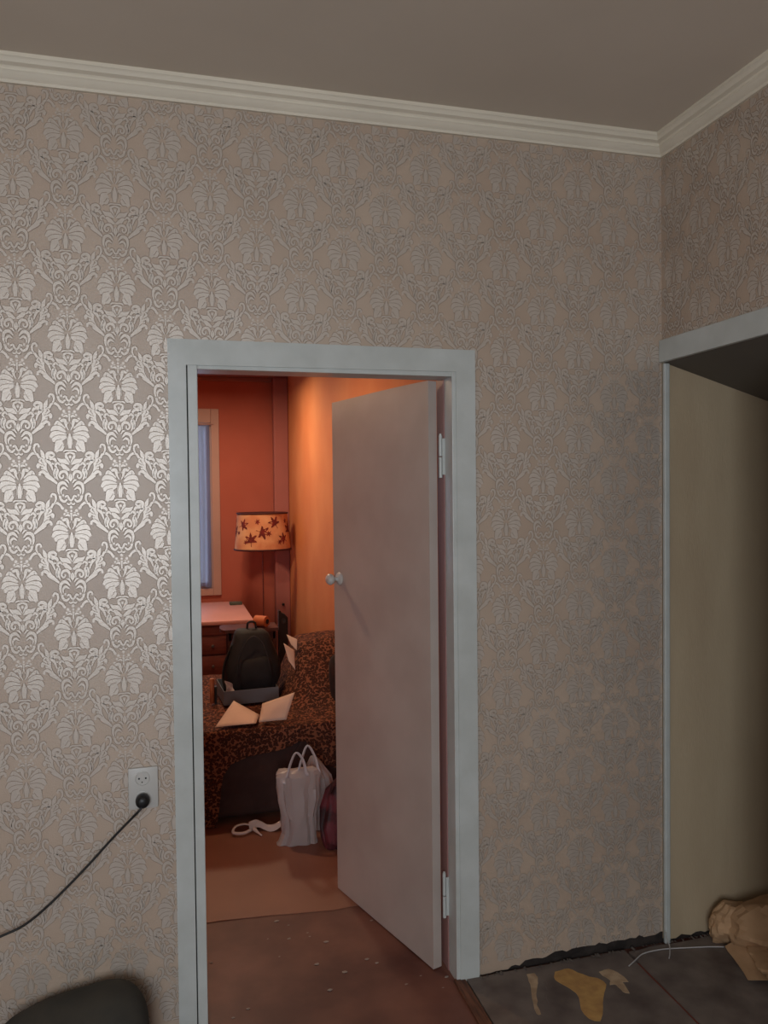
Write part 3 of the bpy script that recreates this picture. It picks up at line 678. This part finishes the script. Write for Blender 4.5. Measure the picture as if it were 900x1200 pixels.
shd = mk('lamp_shade', V, F, M['shade'], lp); sharp(shd, 60)
for t in (0, 1):
    g = G(); g.tube([sfc(2*PI*k/n, t, .001) for k in range(n+1)], .007, 8); g.build('trim_ring', M['shade_trim'], shd, True)
rnd = random.Random(12)
def leafprint(a0, t0, s, ang):
    lobes = [(0, 1), (14, .62), (24, .40), (44, .80), (56, .92), (68, .52), (84, .38), (100, .66), (112, .74), (128, .40), (160, .26), (174, .30), (177, .75), (183, .75), (186, .30), (200, .26), (232, .40), (248, .74), (260, .66), (276, .38), (292, .52), (304, .92), (316, .80), (336, .40), (346, .62)]
    V = [sfc(a0, t0, .0012)]; F = []
    for d, r in lobes:
        q = math.radians(d)+ang; V.append(sfc(a0+math.sin(q)*r*s/.21, t0+math.cos(q)*r*s/.29, .0012))
    for i in range(len(lobes)): F.append((0, 1+(i+1) % len(lobes), 1+i))
    mk('leaf_print', V, F, M['shade_print'], shd)
for k in range(15):
    leafprint(2*PI*k/15+rnd.uniform(-.06, .06), .5+.22*(1, -1, .15)[k % 3]+rnd.uniform(-.04, .04), rnd.uniform(.058, .072), rnd.uniform(-2, 2))
for k in range(15): leafprint(2*PI*(k+.5)/15, .5-.28*(1, -1, .15)[k % 3], rnd.uniform(.024, .034), rnd.uniform(-2, 2))
G().tube([(lx-.2, ly, 1.40), (lx, ly, 1.40), (lx+.2, ly, 1.40)], .002, 6).build('shade_spider', M['metal'], lp)

# far-room ceiling lamp (above the line of sight)
cl = empty('ceiling_lamp', (-1.05, 1.70, 2.36), 'round metal ceiling lamp of the orange room, above the door head', 'lamp')
sharp(G().lathe([(.05, .24), (.05, .20), (.012, .195), (.012, .115), (.05, .10), (.13, .03), (.155, 0), (.15, .0), (.125, .025), (.046, .092), (.01, .095)], (-1.05, 1.70, 2.36), n=32).build('bowl', M['metal'], cl), 50)

cl2 = empty('added_flush_lamp', (-.66, 3.25, 2.48), 'unseen flush round lamp added to light the orange wall of the far room', 'lamp')  # fixture invented to hold the added second lamp
sharp(G().lathe([(.04, .119), (.18, .118), (.20, .02), (.20, 0), (.19, 0), (.17, .05), (.01, .06)], (-.66, 3.25, 2.48), n=32).build('housing', M['metal'], cl2), 50)

# ------------------------------------------------------------------ bags on the floor
def bag(nm, lab, cx, cy, z0, prof, rotz=0, m=M['plastic'], bulge=.02, cat='bag', seed=0, dy=0):
    root = empty(nm, (cx, cy, z0), lab, cat)
    V, F = body(0, 0, 0, 1, [(t, hw, hd) for t, hw, hd, _ in prof], dy, .75, 40)
    V2 = []; nn = 40
    for j, (t, hw, hd, cxo) in enumerate(prof):
        for k in range(nn):
            x, y, z = V[j*nn+k]; p = Vector((x+cxo, y, z)); 
            c, s = math.cos(rotz), math.sin(rotz)
            an = 2*PI*k/nn; cr = abs(noise.noise((math.cos(an)*3.2+seed, math.sin(an)*3.2, t*1.6)))*abs(math.sin(an*5+t*4+seed)); p.x *= 1-.42*cr*min(1, t*6+.2); p.y *= 1-.7*cr
            q = Vector((cx+p.x*c-p.y*s, cy+p.x*s+p.y*c, z0+z)); f_n = noise.noise_vector(q*11+Vector((seed, 0, 0)))*bulge+noise.noise_vector(q*30+Vector((seed, 3, 0)))*bulge*.35
            if j == 0: f_n.z = 0
            f_n.z = max(f_n.z, -.5*t) if j else 0
            V2.append(q+f_n)
    o = mk('bag_body', V2, F, m, root, True); sharp(o, 22); return root
# tall white carrier bag
wbg = bag('carrier_bag', 'tall white plastic carrier bag with looped handles standing in front of the sofa end', -.412, 1.17, FZ, [(0, .092, .050, -.010), (.012, .088, .055, -.008), (.05, .080, .056, -.004), (.09, .084, .058, .0), (.13, .088, .060, .0), (.17, .092, .062, .0), (.21, .100, .064, -.002), (.25, .106, .062, -.004), (.29, .108, .058, -.004), (.32, .106, .050, -.002), (.335, .094, .036, 0), (.345, .06, .014, .005)], rotz=-.1, bulge=.013)
for x0, x1, y, h_ in ((-.465, -.392, 1.125, .435), (-.412, -.332, 1.15, .455)):
    G().tube(bez([(x0-.005, y, .325), (x0+.012, y-.002, .39), ((x0+x1)/2, y-.004, h_), (x1-.006, y, .40), (x1+.012, y+.002, .325)], 7), [.016, .014]+[.010]*25+[.016]*2, 8, flat=.30).build('handle', mat('white_plastic_handle', (206, 198, 198), .4), wbg, True)
bag('carrier_bag', 'sagging pale translucent bag behind the tall white carrier bag', -.285, 1.30, FZ, [(0, .055, .04, 0), (.05, .065, .05, 0), (.15, .068, .05, 0), (.25, .060, .04, -.006), (.31, .035, .025, -.02), (.345, .012, .008, -.03)], bulge=.016, seed=9)
# dark red bag with pink print
rb_ = bag('red_bag', 'dark red patterned bag wedged between the white bags and the open door', -.262, 1.085, FZ, [(0, .050, .045, 0), (.03, .064, .055, 0), (.10, .070, .060, .0), (.18, .066, .055, .004), (.25, .050, .045, .012), (.29, .030, .03, .02), (.31, .012, .012, .026)], m=M['redbag'], bulge=.018, seed=5)
# small limp white bag lying on the floor
sb = empty('limp_bag', (-.58, 1.36, FZ), 'small empty white plastic bag lying flat on the floor before the sofa', 'bag')
G().tube(bez([(-.615, 1.33, .020), (-.655, 1.305, .018), (-.700, 1.315, .022), (-.690, 1.345, .035), (-.650, 1.355, .040), (-.610, 1.345, .034)], 6), .0075, 8, flat=.5).build('handle', M['cloth'], sb, True)
crumple('bag_body', lambda u, v: (-.625+.150*u, 1.325+.05*v+.015*math.sin(u*6), .016+.034*math.sin(PI*v)*(1-.5*u)+.008*math.sin(u*7)), 24, 8, M['cloth'], sb, .008, 20, 5)
G().tube(bez([(-.605, 1.325, .026), (-.590, 1.300, .018), (-.572, 1.275, .009)], 5), [.012, .010, .009, .008, .007, .006, .005, .004, .004, .004, .004], 8, flat=.4).build('loose_tail', M['cloth'], sb, True)
